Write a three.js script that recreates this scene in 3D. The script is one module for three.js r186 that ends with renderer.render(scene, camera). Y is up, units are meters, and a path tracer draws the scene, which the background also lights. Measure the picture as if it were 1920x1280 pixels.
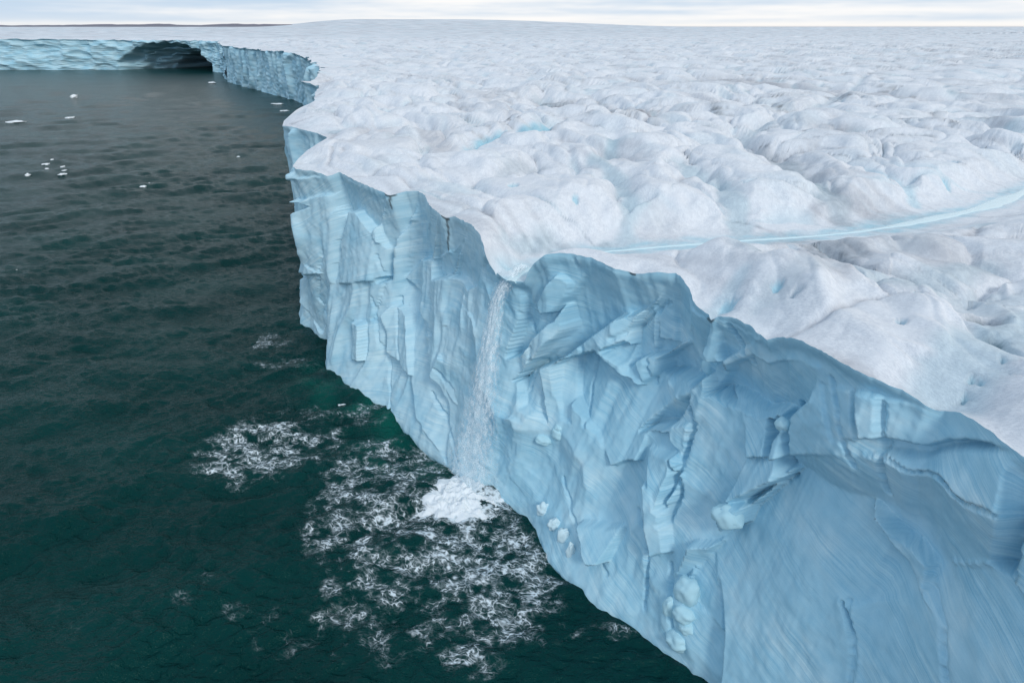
import * as THREE from 'three';
import { mergeGeometries, mergeVertices } from 'three/addons/utils/BufferGeometryUtils.js';
import { createNoise2D, createNoise3D } from 'simplex-noise';

// ------------------------------------------------------------------ camera, sky, sun, exposure
const scene = new THREE.Scene();
const EYE = 45, PITCH = Math.atan(590 / 1280);
const camera = new THREE.PerspectiveCamera(53.13, 1.5, 0.5, 60000);
camera.position.set(0, EYE, 0);
camera.rotation.set(-PITCH, 0, 0);
const renderer = new THREE.WebGLRenderer({ antialias: true });
renderer.setSize(1024, 682);
renderer.toneMapping = THREE.LinearToneMapping;
renderer.toneMappingExposure = 1.0;
renderer.shadowMap.enabled = true;

const rng = (seed) => () => { seed = (seed + 0x6d2b79f5) | 0; let t = Math.imul(seed ^ (seed >>> 15), 1 | seed); t = (t + Math.imul(t ^ (t >>> 7), 61 | t)) ^ t; return ((t ^ (t >>> 14)) >>> 0) / 4294967296; };
const n2 = createNoise2D(rng(11)), n2b = createNoise2D(rng(57)), n3 = createNoise3D(rng(23));
const clamp = (x, a = 0, b = 1) => Math.min(b, Math.max(a, x));
const mix = (a, b, t) => a + (b - a) * t;
const smooth = (a, b, x) => { const t = clamp((x - a) / (b - a)); return t * t * (3 - 2 * t); };
function fbm(x, y, oct = 4, f = n2) { let s = 0, a = 0.5; for (let i = 0; i < oct; i++) { s += a * f(x, y); x = x * 2.03 + 7.1; y = y * 2.03 - 3.7; a *= 0.5; } return s; }

{ // an overcast sky: long flat stratus banks, thin and bright low down
  const W = 4096, H = 2048, d = new Float32Array(W * H * 4);
  for (let j = 0; j < H; j++) {
    const el = ((j + 0.5) / H - 0.5) * Math.PI, deg = el * 180 / Math.PI;
    for (let i = 0; i < W; i++) {
      const az = ((i + 0.5) / W - 0.5) * 2 * Math.PI, k = (j * W + i) * 4;
      let r, g, b;
      if (deg <= 0) { r = 0.35; g = 0.4; b = 0.44; }
      else {
        const h = Math.max(deg, 0.05), up = smooth(0, 60, deg);
        r = mix(0.86, 0.66, up); g = mix(0.885, 0.71, up); b = mix(0.92, 0.78, up);
        // cloud layer seen edge-on: pattern on a plane, strongly foreshortened near the horizon
        const cx = Math.cos(az), cz = Math.sin(az);
        const v = Math.log(h + 0.45);
        const bank = n3(cx * 1.9 + 3.1, cz * 1.9, v * 1.5) * 0.6 + n3(cx * 5, cz * 5 + 2, v * 3.4) * 0.3 + n3(cx * 17, cz * 17, v * 9) * 0.16 + n3(cx * 40, cz * 40, v * 19) * 0.08;
        const wide = n3(cx * 1.1 + 9.3, cz * 1.1 + 4.1, v * 0.6 + 1);
        const c = smooth(-0.6, 0.62, bank * 0.75 + wide * 0.25 - 0.62 * Math.cos(az + 0.35) + 0.12);
        // c = 1: blue grey bank, c = 0: thin bright gap
        r *= mix(1.16, 0.66, c); g *= mix(1.12, 0.8, c); b *= mix(1.07, 0.94, c);
        const low = Math.exp(-deg / 0.45);
        r = mix(r, 0.97, low * 0.7); g = mix(g, 0.94, low * 0.7); b = mix(b, 0.9, low * 0.7);
      }
      d[k] = r; d[k + 1] = g; d[k + 2] = b; d[k + 3] = 1;
    }
  }
  const t = new THREE.DataTexture(d, W, H, THREE.RGBAFormat, THREE.FloatType);
  t.mapping = THREE.EquirectangularReflectionMapping; t.magFilter = THREE.LinearFilter; t.needsUpdate = true;
  scene.background = t; scene.environment = t;
}
const sun = new THREE.DirectionalLight(new THREE.Color(1, 0.96, 0.9), 1.4);
sun.position.set(75, 140, 85); sun.target.position.set(0, 10, -80); sun.shadow.radius = 26; sun.castShadow = true;
sun.shadow.mapSize.set(2048, 2048);
Object.assign(sun.shadow.camera, { left: -300, right: 300, top: 300, bottom: -300, near: 1, far: 900 });
scene.add(sun, sun.target);

// ------------------------------------------------------------------ measuring helpers: a point of the place from its bearing and height
const CP = Math.cos(PITCH), SP = Math.sin(PITCH), FL = 1280;
function at(px, py, y = 0) { const a = (px - 960) / FL, b = (640 - py) / FL, dy = b * CP - SP, k = (y - EYE) / dy; return [a * k, y, -(CP + b * SP) * k]; }
function toPx(x, y, z) { const yy = y - EYE, f = -z * CP - yy * SP, u = yy * CP - z * SP; return [960 + FL * x / f, 640 - FL * u / f]; }
// coast axes: sg runs along the ice front away from us, nu runs inland
const CX = -0.589, CZ = -0.808, NX = 0.808, NZ = -0.589;
const sg = (x, z) => x * CX + z * CZ, nu = (x, z) => x * NX + z * NZ;
const worldX = (s, n) => s * CX + n * NX, worldZ = (s, n) => s * CZ + n * NZ;

// ------------------------------------------------------------------ the ice front: upper edge and waterline
const topPx = [
  [1920, 855, 26.4], [1880, 826, 26.4], [1840, 795, 26.4], [1800, 773, 26.2], [1773, 770, 25.9], [1757, 770, 25.8], [1737, 757, 26.1], [1697, 733, 26.5], [1613, 697, 26.9], [1563, 670, 27], [1513, 643, 26.9],
  [1487, 633, 26.7], [1467, 632, 26.3], [1437, 637, 25.7], [1420, 623, 25.9], [1407, 610, 26], [1373, 594, 26], [1350, 592, 25.8], [1333, 600, 25.3], [1327, 587, 25.5], [1303, 570, 25.6], [1295, 543, 26.2], [1282, 523, 26.7],
  [1266, 512, 26.9], [1230, 510, 26.8], [1197, 513, 26.3], [1183, 511, 26.2], [1150, 502, 26.5], [1110, 484, 26.7], [1080, 477, 26.7], [1050, 474, 26.7], [1022, 477, 26.5], [1000, 494, 25.3], [987, 512, 24.2], [977, 524, 23.3],
  [960, 530, 22.9], [943, 526, 22.9], [930, 515, 23.2], [919, 498, 24], [910, 478, 25], [905, 455, 26], [899, 436, 26.7], [882, 420, 26.9], [852, 405, 26.8], [839, 409, 26.3], [826, 402, 26.6], [806, 386, 26.7], [797, 366, 26.9],
  [784, 358, 26.9], [760, 358, 26.7], [731, 367, 26.2], [706, 355, 26.6], [680, 345, 26.8], [652, 331, 27], [636, 322, 27.1], [616, 331, 26.5], [602, 325, 26.8], [584, 320, 27], [556, 317, 27], [548, 312, 27], [556, 300, 27], [575, 282, 27.3], [600, 266, 27.3],
  [614, 258, 27.3], [596, 250, 27.2], [568, 243, 27.4], [545, 237, 27.5], [529, 236, 27.3], [532, 226, 27.2], [556, 205, 27.2], [590, 189, 27.4],
];
const edge = [[120, 26, 108], [60, 26.3, 29], [36, 26.4, -3], [25.5, 26.4, -18]];
for (const [x, y, h] of topPx) { const p = at(x, y, h); edge.push([p[0], h, p[2]]); }
edge.push([-57.5, 27.8, -212], [-60, 28.2, -226], [-69, 28.6, -238], [-67, 28.8, -252], [-81, 29.4, -313], [-105, 29.5, -382], [-138, 29.6, -471], [-182, 29.8, -538], [-250, 30, -644], [-312, 31, -790], [-345, 31.2, -818], [-385, 31.3, -834], [-443, 31.6, -842], [-587, 32.6, -842], [-900, 33.5, -852], [-1800, 36, -900], [-5000, 40, -1000], [-16000, 44, -1500]);
const foot = [[112, 110], [55, 30], [30, -8], [21, -25.5]].map(([x, z]) => [x, z]);
for (const [x, y] of [[1313, 1280], [1275, 1254], [1233, 1226], [1177, 1183], [1113, 1146], [1062, 1100], [1023, 1053], [992, 996], [955, 966], [900, 928], [850, 894], [793, 853], [733, 793], [713, 773], [643, 730], [612, 697], [611, 662], [612, 643], [597, 640], [580, 620], [560, 613]]) { const p = at(x, y, 0); foot.push([p[0], p[2]]); }
foot.push([-38.2, -114], [-41, -126], [-46, -142], [-50, -158], [-53.5, -177], [-55.5, -194], [-58.5, -212], [-63, -228], [-68, -240], [-69, -252], [-82, -313], [-106, -382], [-139, -471], [-183, -538], [-251, -643], [-313, -789], [-346, -817], [-386, -833], [-443, -841], [-587, -841], [-900, -851], [-1800, -899], [-5000, -999], [-16000, -1499]);
function graph(points, cols) { // functions of sg, sorted
  const rows = points.map((p) => { const x = p[0], z = p[p.length - 1]; return [sg(x, z), nu(x, z), p.length > 2 ? p[1] : 0]; });
  let last = -1e9; for (const r of rows) { if (r[0] <= last + 0.02) r[0] = last + 0.02; last = r[0]; }
  return (s, col) => {
    let a = 0, b = rows.length - 1;
    if (s <= rows[0][0]) return rows[0][col]; if (s >= rows[b][0]) return rows[b][col];
    while (b - a > 1) { const m = (a + b) >> 1; if (rows[m][0] <= s) a = m; else b = m; }
    return mix(rows[a][col], rows[b][col], (s - rows[a][0]) / (rows[b][0] - rows[a][0]));
  };
}
const gTop = graph(edge), gFoot = graph(foot);

// column positions along the front
const S = [];
{ let s = -70; while (s < 9000) { S.push(s); const d = Math.max(s, 0) < 12 ? mix(0.13, 2.2, smooth(9, -50, s)) : (s < 165 ? 0.0022 : 0.0029) * Math.max(48, s); s += s > 1100 ? d * 3.4 : s > 300 ? d * (s > 700 ? 0.42 : 1.0) : d; } }
if (S.length % 2 === 0) S.pop();
const nS = S.length;
const topNu = new Float64Array(nS), topH = new Float64Array(nS), footNu = new Float64Array(nS);
for (let i = 0; i < nS; i++) {
  const s = S[i]; let a = gTop(s, 1), h = gTop(s, 2), f = gFoot(s, 1);
  const far = smooth(150, 320, s), jag = n2(s * 0.9, 3.3) * 0.07 + n2(s * 2.7, 8.1) * 0.03;
  a += jag * (1 - far) + far * (n2(s * 0.09, 1.7) * 2.2 + n2(s * 0.3, 5.7) * 0.9) * smooth(9000, 1200, s);
  h += jag * 0.5 + far * (n2(s * 0.11, 11.7) * 0.7 + n2(s * 0.33, 15.7) * 0.4);
  topNu[i] = a; topH[i] = h; footNu[i] = f;
}
for (let i = 1; i < nS - 1; i += 2) { const k = (S[i] - S[i - 1]) / (S[i + 1] - S[i - 1]); topNu[i] = mix(topNu[i - 1], topNu[i + 1], k); topH[i] = mix(topH[i - 1], topH[i + 1], k); }
const colAt = (s) => { let a = 0, b = nS - 1; while (b - a > 1) { const m = (a + b) >> 1; if (S[m] <= s) a = m; else b = m; } return a + clamp((s - S[a]) / (S[b] - S[a])); };
const look = (arr, c) => { const i = Math.min(nS - 2, Math.floor(c)); return mix(arr[i], arr[i + 1], c - i); };
// smoothed outward normal of the front (in plan)
const outX = new Float64Array(nS), outZ = new Float64Array(nS);
for (let i = 0; i < nS; i++) {
  const w = Math.max(7, Math.abs(S[i]) * 0.045), m0 = (gFoot(S[i] - w, 1) + gTop(S[i] - w, 1)) / 2, m1 = (gFoot(S[i] + w, 1) + gTop(S[i] + w, 1)) / 2;
  let k = clamp((m1 - m0) / (2 * w), -1.6, 1.6); if (S[i] < 120) k *= 0.55;
  const l = Math.hypot(1, k); outX[i] = (CX * k - NX) / l; outZ[i] = (CZ * k - NZ) / l;
}

// the rim's height and line, averaged over a stretch that widens inland, so that notches in the rim die out behind it
const U0 = -70, UD = 0.2, UN = 2600, sumH = new Float64Array(UN + 1), sumN = new Float64Array(UN + 1);
for (let k = 0; k < UN; k++) { const c = colAt(U0 + k * UD); sumH[k + 1] = sumH[k] + look(topH, c); sumN[k + 1] = sumN[k] + look(topNu, c); }
const around = (sum, s, w, own) => { const k = Math.floor((s - U0) / UD), R = Math.round(w / UD); if (R < 1 || k - R < 0 || k + R >= UN) return own; return (sum[k + R + 1] - sum[k - R]) / (2 * R + 1); };

// ------------------------------------------------------------------ cellular noise
const hash = (i, j, k) => { let h = Math.imul(i, 374761393) ^ Math.imul(j, 668265263) ^ Math.imul(k, 2147483647 - 58371); h = Math.imul(h ^ (h >>> 13), 1274126177); return ((h ^ (h >>> 16)) >>> 0) / 4294967296; };
const wr = { f1: 0, f2: 0, id: 0 };
function worley(x, y, seed = 0, jit = 0.95) {
  const ix = Math.floor(x), iy = Math.floor(y); let a = 9, b = 9, id = 0;
  for (let i = -1; i <= 1; i++) for (let j = -1; j <= 1; j++) {
    const cx = ix + i + 0.5 + (hash(ix + i, iy + j, seed) - 0.5) * jit, cy = iy + j + 0.5 + (hash(ix + i, iy + j, seed + 1) - 0.5) * jit;
    const d = Math.hypot(cx - x, cy - y);
    if (d < a) { b = a; a = d; id = hash(ix + i, iy + j, seed + 2); } else if (d < b) b = d;
  }
  wr.f1 = a; wr.f2 = b; wr.id = id; return wr;
}
const pw = { v: 0, p: 0 };
function pillows(x, y, seed, vary) { // the upper envelope of unequal rounded domes: continuous, with a crease wherever two of them meet
  const ix = Math.floor(x), iy = Math.floor(y); let a = -9, b = -9;
  for (let i = -1; i <= 1; i++) for (let j = -1; j <= 1; j++) {
    const cx = ix + i + 0.5 + (hash(ix + i, iy + j, seed) - 0.5) * 0.9, cy = iy + j + 0.5 + (hash(ix + i, iy + j, seed + 1) - 0.5) * 0.9, d = (cx - x) ** 2 + (cy - y) ** 2;
    const v = vary * hash(ix + i, iy + j, seed + 2) - 1.2 * d; if (v > a) { b = a; a = v; } else if (v > b) b = v;
  }
  pw.v = a; pw.p = (a - b) / 1.2; return pw;
}
function chips(x, y, seed, tilt) { // fractured planes: the lower envelope of tilted facets, sharp outward ridges
  const ix = Math.floor(x), iy = Math.floor(y); let best = 9;
  for (let i = -1; i <= 1; i++) for (let j = -1; j <= 1; j++) {
    const cx = ix + i + hash(ix + i, iy + j, seed), cy = iy + j + hash(ix + i, iy + j, seed + 1), an = hash(ix + i, iy + j, seed + 2) * 6.283;
    const dx = x - cx, dy = y - cy;
    const v = hash(ix + i, iy + j, seed + 3) * 0.7 + tilt * (dx * Math.cos(an) + dy * Math.sin(an)) + (dx * dx + dy * dy) * 0.9;
    if (v < best) best = v;
  }
  return best;
}

// ------------------------------------------------------------------ the ice surface: hummocks, melt channels, pits
// drains: [points (bearing), width m, depth m, dirt, blue]
const drains = [
  { p: [[2300, 260], [2050, 330], [1920, 368], [1850, 394], [1740, 416], [1640, 433], [1540, 443], [1400, 450], [1280, 456], [1180, 462], [1080, 470], [1010, 484], [962, 505], [948, 528]], w: 2.6, d: 2.2, blue: 1, dirt: 0, y: 24, floor: [25.2, 24.9, 24.6, 24.45, 24.3, 24.2, 24.1, 23.95, 23.8, 23.65, 23.5, 23.3, 23.1, 22.9] },
  { p: [[880, 292], [915, 277], [960, 272], [1005, 266], [1040, 253]], w: 2.2, d: 1.7, blue: 1, dirt: 0, y: 25.5 },
  { p: [[1025, 190], [1065, 200], [1105, 208], [1140, 218], [1190, 221]], w: 7, d: 3.2, blue: 0, dirt: 0.95, y: 26 },
  { p: [[1178, 460], [1176, 432], [1184, 398], [1172, 372], [1150, 348], [1122, 330], [1140, 312], [1152, 292], [1146, 278]], w: 1.5, d: 1.5, blue: 0.35, dirt: 0.35, y: 25.5 },
  { p: [[1500, 440], [1545, 462], [1562, 490], [1556, 520], [1520, 545], [1488, 556], [1440, 556]], w: 2.0, d: 0.9, blue: 0.1, dirt: 0.9, y: 25 },
  { p: [[1556, 530], [1590, 560], [1640, 590], [1700, 606], [1720, 590], [1760, 560], [1840, 540]], w: 1.6, d: 0.6, blue: 0.25, dirt: 0.45, y: 25.2 },
  { p: [[1296, 474], [1330, 498], [1380, 528], [1424, 548], [1445, 556]], w: 1.0, d: 0.7, blue: 0.2, dirt: 0.4, y: 25.6 },
  { p: [[1396, 448], [1391, 408], [1378, 390], [1346, 362], [1300, 344], [1268, 326]], w: 1.5, d: 1.3, blue: 0.35, dirt: 0.4, y: 25.6 },
  { p: [[1620, 150], [1550, 203], [1490, 226], [1440, 246], [1400, 262], [1385, 280]], w: 2.4, d: 1.5, blue: 0.2, dirt: 0.3, y: 26 },
  { p: [[1385, 278], [1440, 292], [1475, 318], [1500, 345], [1560, 372], [1590, 392]], w: 2.0, d: 1.6, blue: 0.2, dirt: 0.75, y: 26 },
  { p: [[1726, 368], [1690, 348], [1650, 338], [1600, 326]], w: 1.3, d: 1.1, blue: 0.5, dirt: 0, y: 26 },
  { p: [[820, 300], [826, 280], [800, 262], [806, 248]], w: 2.2, d: 1.1, blue: 0, dirt: 0.6, y: 26 },
  { p: [[1250, 160], [1380, 150], [1480, 160], [1600, 172], [1780, 188], [1900, 190]], w: 12, d: 2.6, blue: 0, dirt: 0.6, y: 26.5 },
  { p: [[1380, 572], [1350, 590], [1333, 602]], w: 0.9, d: 0.5, blue: 0.3, dirt: 0.1, y: 25.2 },
  { p: [[1560, 580], [1500, 596], [1450, 604], [1412, 612]], w: 1.0, d: 0.45, blue: 0.1, dirt: 0.35, y: 25.2 },
  { p: [[1920, 640], [1880, 690], [1850, 705], [1800, 730], [1790, 752], [1762, 768]], w: 1.6, d: 0.9, blue: 0.35, dirt: 0.3, y: 25.6 },
  { p: [[1920, 600], [1850, 590], [1800, 600], [1840, 628], [1900, 650]], w: 1.8, d: 0.9, blue: 0.2, dirt: 0.35, y: 25.6 },
  { p: [[548, 316], [600, 313], [700, 313], [780, 312], [824, 298]], w: 1.4, d: 1.1, blue: 0, dirt: 0.15, y: 26 },
  { p: [[940, 340], [975, 326], [1010, 322]], w: 1.6, d: 1, blue: 0.1, dirt: 0.5, y: 26 },
  { p: [[784, 358], [820, 352], [850, 372], [900, 378]], w: 1.6, d: 0.7, blue: 0.1, dirt: 0.05, y: 26 },
].map((d) => { const q = d.p.map(([x, y]) => { const w = at(x, y, d.y); return [w[0], w[2]]; }); const xs = q.map((v) => v[0]), zs = q.map((v) => v[1]), m = d.w * (d.floor ? 8 : 3); return { ...d, q, x0: Math.min(...xs) - m, x1: Math.max(...xs) + m, z0: Math.min(...zs) - m, z1: Math.max(...zs) + m }; });
// rounded hummocks that one can point to: [px, py, half length px, half depth px, height, base]
const domes = [
  [1420, 502, 135, 46, 0.9, 25.6, 0.28], [1620, 640, 150, 50, 0.9, 25.6, 0.5], [1790, 636, 92, 42, 1.0, 25.6, 0.35], [1240, 420, 120, 30, 1.1, 26, 0.1], [1620, 372, 110, 32, 1.2, 26, 0.12],
  [1040, 420, 150, 45, 0.8, 26, 0.15], [700, 288, 120, 23, 1.2, 26.2, 0.02], [1820, 345, 130, 35, 1.2, 26, 0.2], [1180, 490, 90, 20, 0.4, 26, 0.1], [1700, 450, 170, 26, 0.8, 25.6, 0.1], [960, 365, 90, 24, 0.7, 26, 0.15], [1090, 350, 70, 16, 0.6, 26, 0.2],
  [1180, 330, 60, 18, 0.7, 26, 0.2], [1420, 310, 80, 20, 0.8, 26, 0.2], [860, 335, 60, 14, 0.5, 26, 0.1], [1680, 520, 120, 26, 0.5, 25.5, 0.2], [1060, 235, 70, 12, 0.9, 26.4, 0.1], [1130, 268, 90, 16, 0.8, 26.4, 0.1],
].map(([x, y, a, b, h, base, tilt]) => { const c = at(x, y, base), e = at(x + a, y + a * tilt, base), f = at(x, y - b, base); return { x: c[0], z: c[2], ux: e[0] - c[0], uz: e[2] - c[2], vx: f[0] - c[0], vz: f[2] - c[2], h }; });
for (const d of domes) d.det = d.ux * d.vz - d.uz * d.vx;
// pits: [px, py, half width px, half depth px, depth m, dirt]
const pits = [
  [1830, 650, 42, 16, 0.6, 1], [1842, 694, 32, 12, 0.5, 1], [1000, 267, 12, 3.5, 0.7, 1], [1495, 553, 24, 6, 0.8, 1], [1535, 535, 12, 4, 0.6, 1], [1150, 215, 40, 5, 0.8, 0.95], [1070, 198, 26, 3, 0.6, 0.95], [1675, 663, 11, 4, 0.5, 0], [1700, 628, 10, 4, 0.3, 0], [1752, 759, 9, 4, 0.5, 0], [1762, 768, 8, 3, 0.4, 0], [1808, 754, 12, 4, 0.5, 0], [1815, 742, 10, 4, 0.5, 0], [1832, 748, 8, 3, 0.4, 0], [1862, 738, 6, 3, 0.3, 0],
  [1430, 485, 16, 6, 0.6, 0], [1490, 462, 12, 4, 0.4, 0], [1588, 528, 12, 5, 0.5, 0], [1620, 533, 14, 6, 0.6, 0.2], [1365, 572, 20, 8, 0.4, 0], [1450, 583, 12, 5, 0.4, 0], [1485, 601, 14, 4, 0.5, 0.3], [1405, 338, 16, 3.5, 0.6, 0], [1402, 367, 14, 3, 0.5, 0], [1030, 342, 12, 4, 0.6, 0],
  [1798, 304, 10, 2.5, 0.5, 0], [1782, 322, 13, 3, 0.5, 0], [1775, 345, 10, 4, 0.4, 0], [962, 366, 12, 4, 0.5, 0], [1078, 395, 8, 3, 0.4, 0], [1340, 306, 26, 4, 0.9, 0.5], [1358, 190, 14, 3.5, 0.9, 0.2], [1830, 583, 9, 4, 0.5, 0], [1810, 608, 16, 5, 0.5, 0.3], [1850, 614, 14, 5, 0.5, 0.3], [1722, 583, 8, 4, 0.4, 0], [1350, 480, 10, 3, 0.3, 0], [1735, 590, 8, 3, 0.3, 0.2],
].map(([x, y, a, b, h, dirt]) => { const c = at(x, y, 26), e = at(x + a, y, 26), f = at(x, y - b, 26); return { x: c[0], z: c[2], rx: Math.abs(e[0] - c[0]), rz: Math.abs(f[2] - c[2]), h, dirt }; });

const lastFloor = [...drains.slice(1), drains[0]];
const soil = [[1480, 418, 90, 18, 0.5], [1230, 405, 70, 25, 0.22], [1640, 385, 80, 20, 0.25], [1565, 475, 55, 40, 0.5], [1530, 560, 80, 35, 0.5], [1880, 695, 60, 35, 0.5], [1110, 212, 90, 12, 0.6], [1700, 505, 140, 40, 0.2], [1500, 345, 60, 25, 0.3], [830, 262, 50, 20, 0.25], [700, 290, 90, 14, 0.2], [1350, 160, 120, 10, 0.35]].map(([x, y, a, b, k]) => { const c = at(x, y, 26), e = at(x + a, y, 26), f = at(x, y - b, 26); return [c[0], c[2], Math.abs(e[0] - c[0]), Math.abs(f[2] - c[2]), k]; });
const cell = { dirt: 0, blue: 0 };
function nearDrain(d, x, z) {
  let best = 1e9, where = 0, soft = 0; const sk = 0.75 * d.w;
  for (let k = 0; k < d.q.length - 1; k++) {
    const [ax, az] = d.q[k], [bx, bz] = d.q[k + 1], ex = bx - ax, ez = bz - az, t = clamp(((x - ax) * ex + (z - az) * ez) / (ex * ex + ez * ez));
    const r = Math.hypot(x - ax - ex * t, z - az - ez * t); soft += Math.exp(-r / sk); if (r < best) { best = r; cell.near = az + ez * t; where = (k + t) / (d.q.length - 1); }
  }
  cell.where = where; return d.floor ? best : Math.max(0, -sk * Math.log(soft + 1e-30) + 0.3 * sk);
}
function iceHeight(x, z, s, n, inland, edgeH, step) {
  const r = Math.hypot(x, z); cell.dirt = 0; cell.blue = 0;
  const bearing = Math.atan2(x, -z);
  const back = smooth(-0.34, -0.2, bearing) * smooth(0.26, -0.08, bearing);
  let h = 26.3 + 5.6 * smooth(200, 900, r) + 13 * smooth(900, 7000, r) + back * 82 * smooth(4200, 9200, r);
  const wx = n2(s * 0.035, n * 0.035) * 5 + n2(s * 0.11, n * 0.11 + 40) * 1.6, wz = n2(s * 0.035 + 90, n * 0.035) * 5 + n2(s * 0.11 + 70, n * 0.11) * 1.6;
  let f = pillows((s + wx) / 18, (n + wz) / 9.5, 3, 0.5), p = f.p;
  const cw = 0.1 + 0.12 * step; let hum = 3.1 * smooth(5, 2.2, step) * (Math.max(f.v, -0.9) + 0.75) - 0.55 * smooth(3, 0.8, step) * (1 - smooth(0, cw, p)), crease = 1 - smooth(0, cw, p);
  if (r < 1400) {
    f = pillows((s + wx * 1.3 + 31) / 8, (n + wz * 1.2) / 4.2, 19, 0.6); p = f.p;
    const k = smooth(1.3, 0.5, step) * mix(0.4, 1, smooth(70, 150, r)), cm = 0.12 + 0.25 * step; hum += k * 1.75 * (Math.max(f.v, -0.9) + 0.6) - k * 0.22 * (1 - smooth(0, cm, p)); crease += k * 0.45 * (1 - smooth(0, cm, p));
  }
  hum += n2(s * 0.012, n * 0.016) * 1.1 - 1.5 + (r < 260 ? n2(s * 0.4, n * 0.9) * 0.05 + n2(s * 1.1, n * 1.9) * 0.018 : 0);
  // the broad domes replace part of the random relief
  let cover = 0, dh = 0;
  for (const d of domes) {
    const ex = x - d.x, ez = z - d.z; if (Math.abs(ex) > 45 || Math.abs(ez) > 45) continue;
    const a = (ex * d.vz - ez * d.vx) / d.det, b = (d.ux * ez - d.uz * ex) / d.det, q = Math.max(0, Math.hypot(a, b) + n2(x * 0.15, z * 0.15) * 0.12);
    if (q < 1.05) { const v = clamp(1 - Math.pow(q / 1.05, 2)) ** 0.8; dh = Math.max(dh, v * d.h * 1.15); cover = Math.max(cover, smooth(1.05, 0.3, q)); }
  }
  h += hum * mix(1, 0.3, cover) + dh;
  cell.dirt = clamp(Math.min(1, crease) ** 2 * 0.75 * smooth(-0.45, 0.4, n2b(s * 0.06, n * 0.06)) * (0.6 + 0.4 * n2(s * 0.5, n * 0.9))); cell.blue = 0.3 * Math.min(1, crease) * smooth(0.1, 0.6, n2b(s * 0.05 + 70, n * 0.06));
  for (const d of soil) { const q = ((x - d[0]) / d[2]) ** 2 + ((z - d[1]) / d[3]) ** 2; if (q < 1) cell.dirt = Math.max(cell.dirt, d[4] * smooth(1, 0.2, q) * (0.45 + 0.75 * (0.5 + 0.5 * (0.6 * n2(s * 0.2, n * 0.8) + 0.5 * n2b(s * 0.7, n * 2))))); }
  // keep the measured height along the edge
  if (inland > 0 && s < 300) { const w = Math.min(7, inland * 1.1); edgeH = mix(edgeH, around(sumH, s, w, edgeH), smooth(0, 1.5, inland)); inland = Math.max(inland * 0.35, mix(inland, n - around(sumN, s, w, n - inland), smooth(0, 2, inland))); }
  h = mix(h, edgeH + (r < 250 ? hum * 0.1 * smooth(0, 2, inland) : 0), Math.pow(smooth(r < 300 ? 6.5 : 40, 0, inland), 1.1));
  let gully = 0;
  for (const d of lastFloor) {
    if (d.floor) h -= gully;
    if (x < d.x0 || x > d.x1 || z < d.z0 || z > d.z1) continue;
    const q = nearDrain(d, x, z) + n2(x * 0.3, z * 0.3) * 0.18 * Math.min(d.w, 3) * smooth(1.6, 0.5, step); const w = d.w * (1 + 0.3 * n2b(cell.where * 9, d.w));
    if (q > (d.floor ? d.w * 7.2 : w * 2.4)) continue;
    if (d.floor) {
      const zs = cell.near, fi = cell.where * (d.floor.length - 1), f0 = Math.min(d.floor.length - 2, Math.floor(fi)), fl = mix(d.floor[f0], d.floor[f0 + 1], fi - f0), ww = d.w * mix(1.25, 0.5, smooth(0.55, 0.98, cell.where));
      const bed = fl + 0.25 * Math.pow(q / ww, 2), lip = smooth(0, 1.6, inland + 0.2), slope = mix(0.62, 0.34, smooth(-1, 1, z - zs));
      const capped = Math.min(h, fl + 0.25 + Math.max(0, q - ww) * slope); h = mix(h, capped, smooth(1, 5, inland) * smooth(d.w * 7, d.w * 4, q));
      h = mix(Math.min(bed, h), h, smooth(ww * 0.8, ww * 2.7, q) * lip + (1 - lip) * smooth(ww * 0.5, ww * 1.3, q)); if (q < ww * 1.2) h = Math.max(h, bed);
    } else { const g = d.d * smooth(-0.2, 1.5, inland) * (1 - smooth(w * 0.1, w * 2.1, q)); gully = Math.min(2.6, Math.hypot(gully, g)); }
    const inner = 1 - smooth(w * 0.25, w * 0.9, q), grain = 0.5 + 0.5 * n2(x * 0.9 + 5, z * 0.9);
    cell.blue = Math.max(cell.blue, d.blue * (d.floor ? 0.62 + 0.3 * n2(x * 0.35, z * 0.6) : 1) * (1 - smooth(w * 0.3, w * 1.2, q)));
    cell.dirt = Math.max(cell.dirt, d.dirt * (1 - smooth(w * 0.3, w * 1.35, q)) * mix(0.55, 1, grain));
  }
  for (const d of pits) {
    const ex = (x - d.x) / d.rx, ez = (z - d.z) / d.rz; if (Math.abs(ex) > 1.6 || Math.abs(ez) > 1.6) continue;
    const q = Math.hypot(ex, ez) * (1 + 0.25 * n2(x * 1.7, z * 1.7)); const v = 1 - smooth(0.45, 1.1, q); h -= v * d.h * smooth(0, 0.6, inland);
    cell.blue = Math.max(cell.blue, v * (d.dirt ? 0.2 : 0.85)); cell.dirt = Math.max(cell.dirt, v * d.dirt);
  }
  return h;
}

// ------------------------------------------------------------------ materials and their textures
const texture = (W, H, f, srgb = true, repeat = true) => {
  const d = new Uint8Array(W * H * 4), o = [0, 0, 0, 255];
  for (let j = 0, k = 0; j < H; j++) for (let i = 0; i < W; i++, k += 4) { o[3] = 255; f(i / W, j / H, o); d[k] = o[0]; d[k + 1] = o[1]; d[k + 2] = o[2]; d[k + 3] = o[3]; }
  const t = new THREE.DataTexture(d, W, H); if (srgb) t.colorSpace = THREE.SRGBColorSpace;
  t.magFilter = THREE.LinearFilter; t.minFilter = THREE.LinearMipmapLinearFilter; t.generateMipmaps = true;
  if (repeat) t.wrapS = t.wrapT = THREE.RepeatWrapping; t.needsUpdate = true; return t;
};
const TAU = Math.PI * 2;
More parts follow.
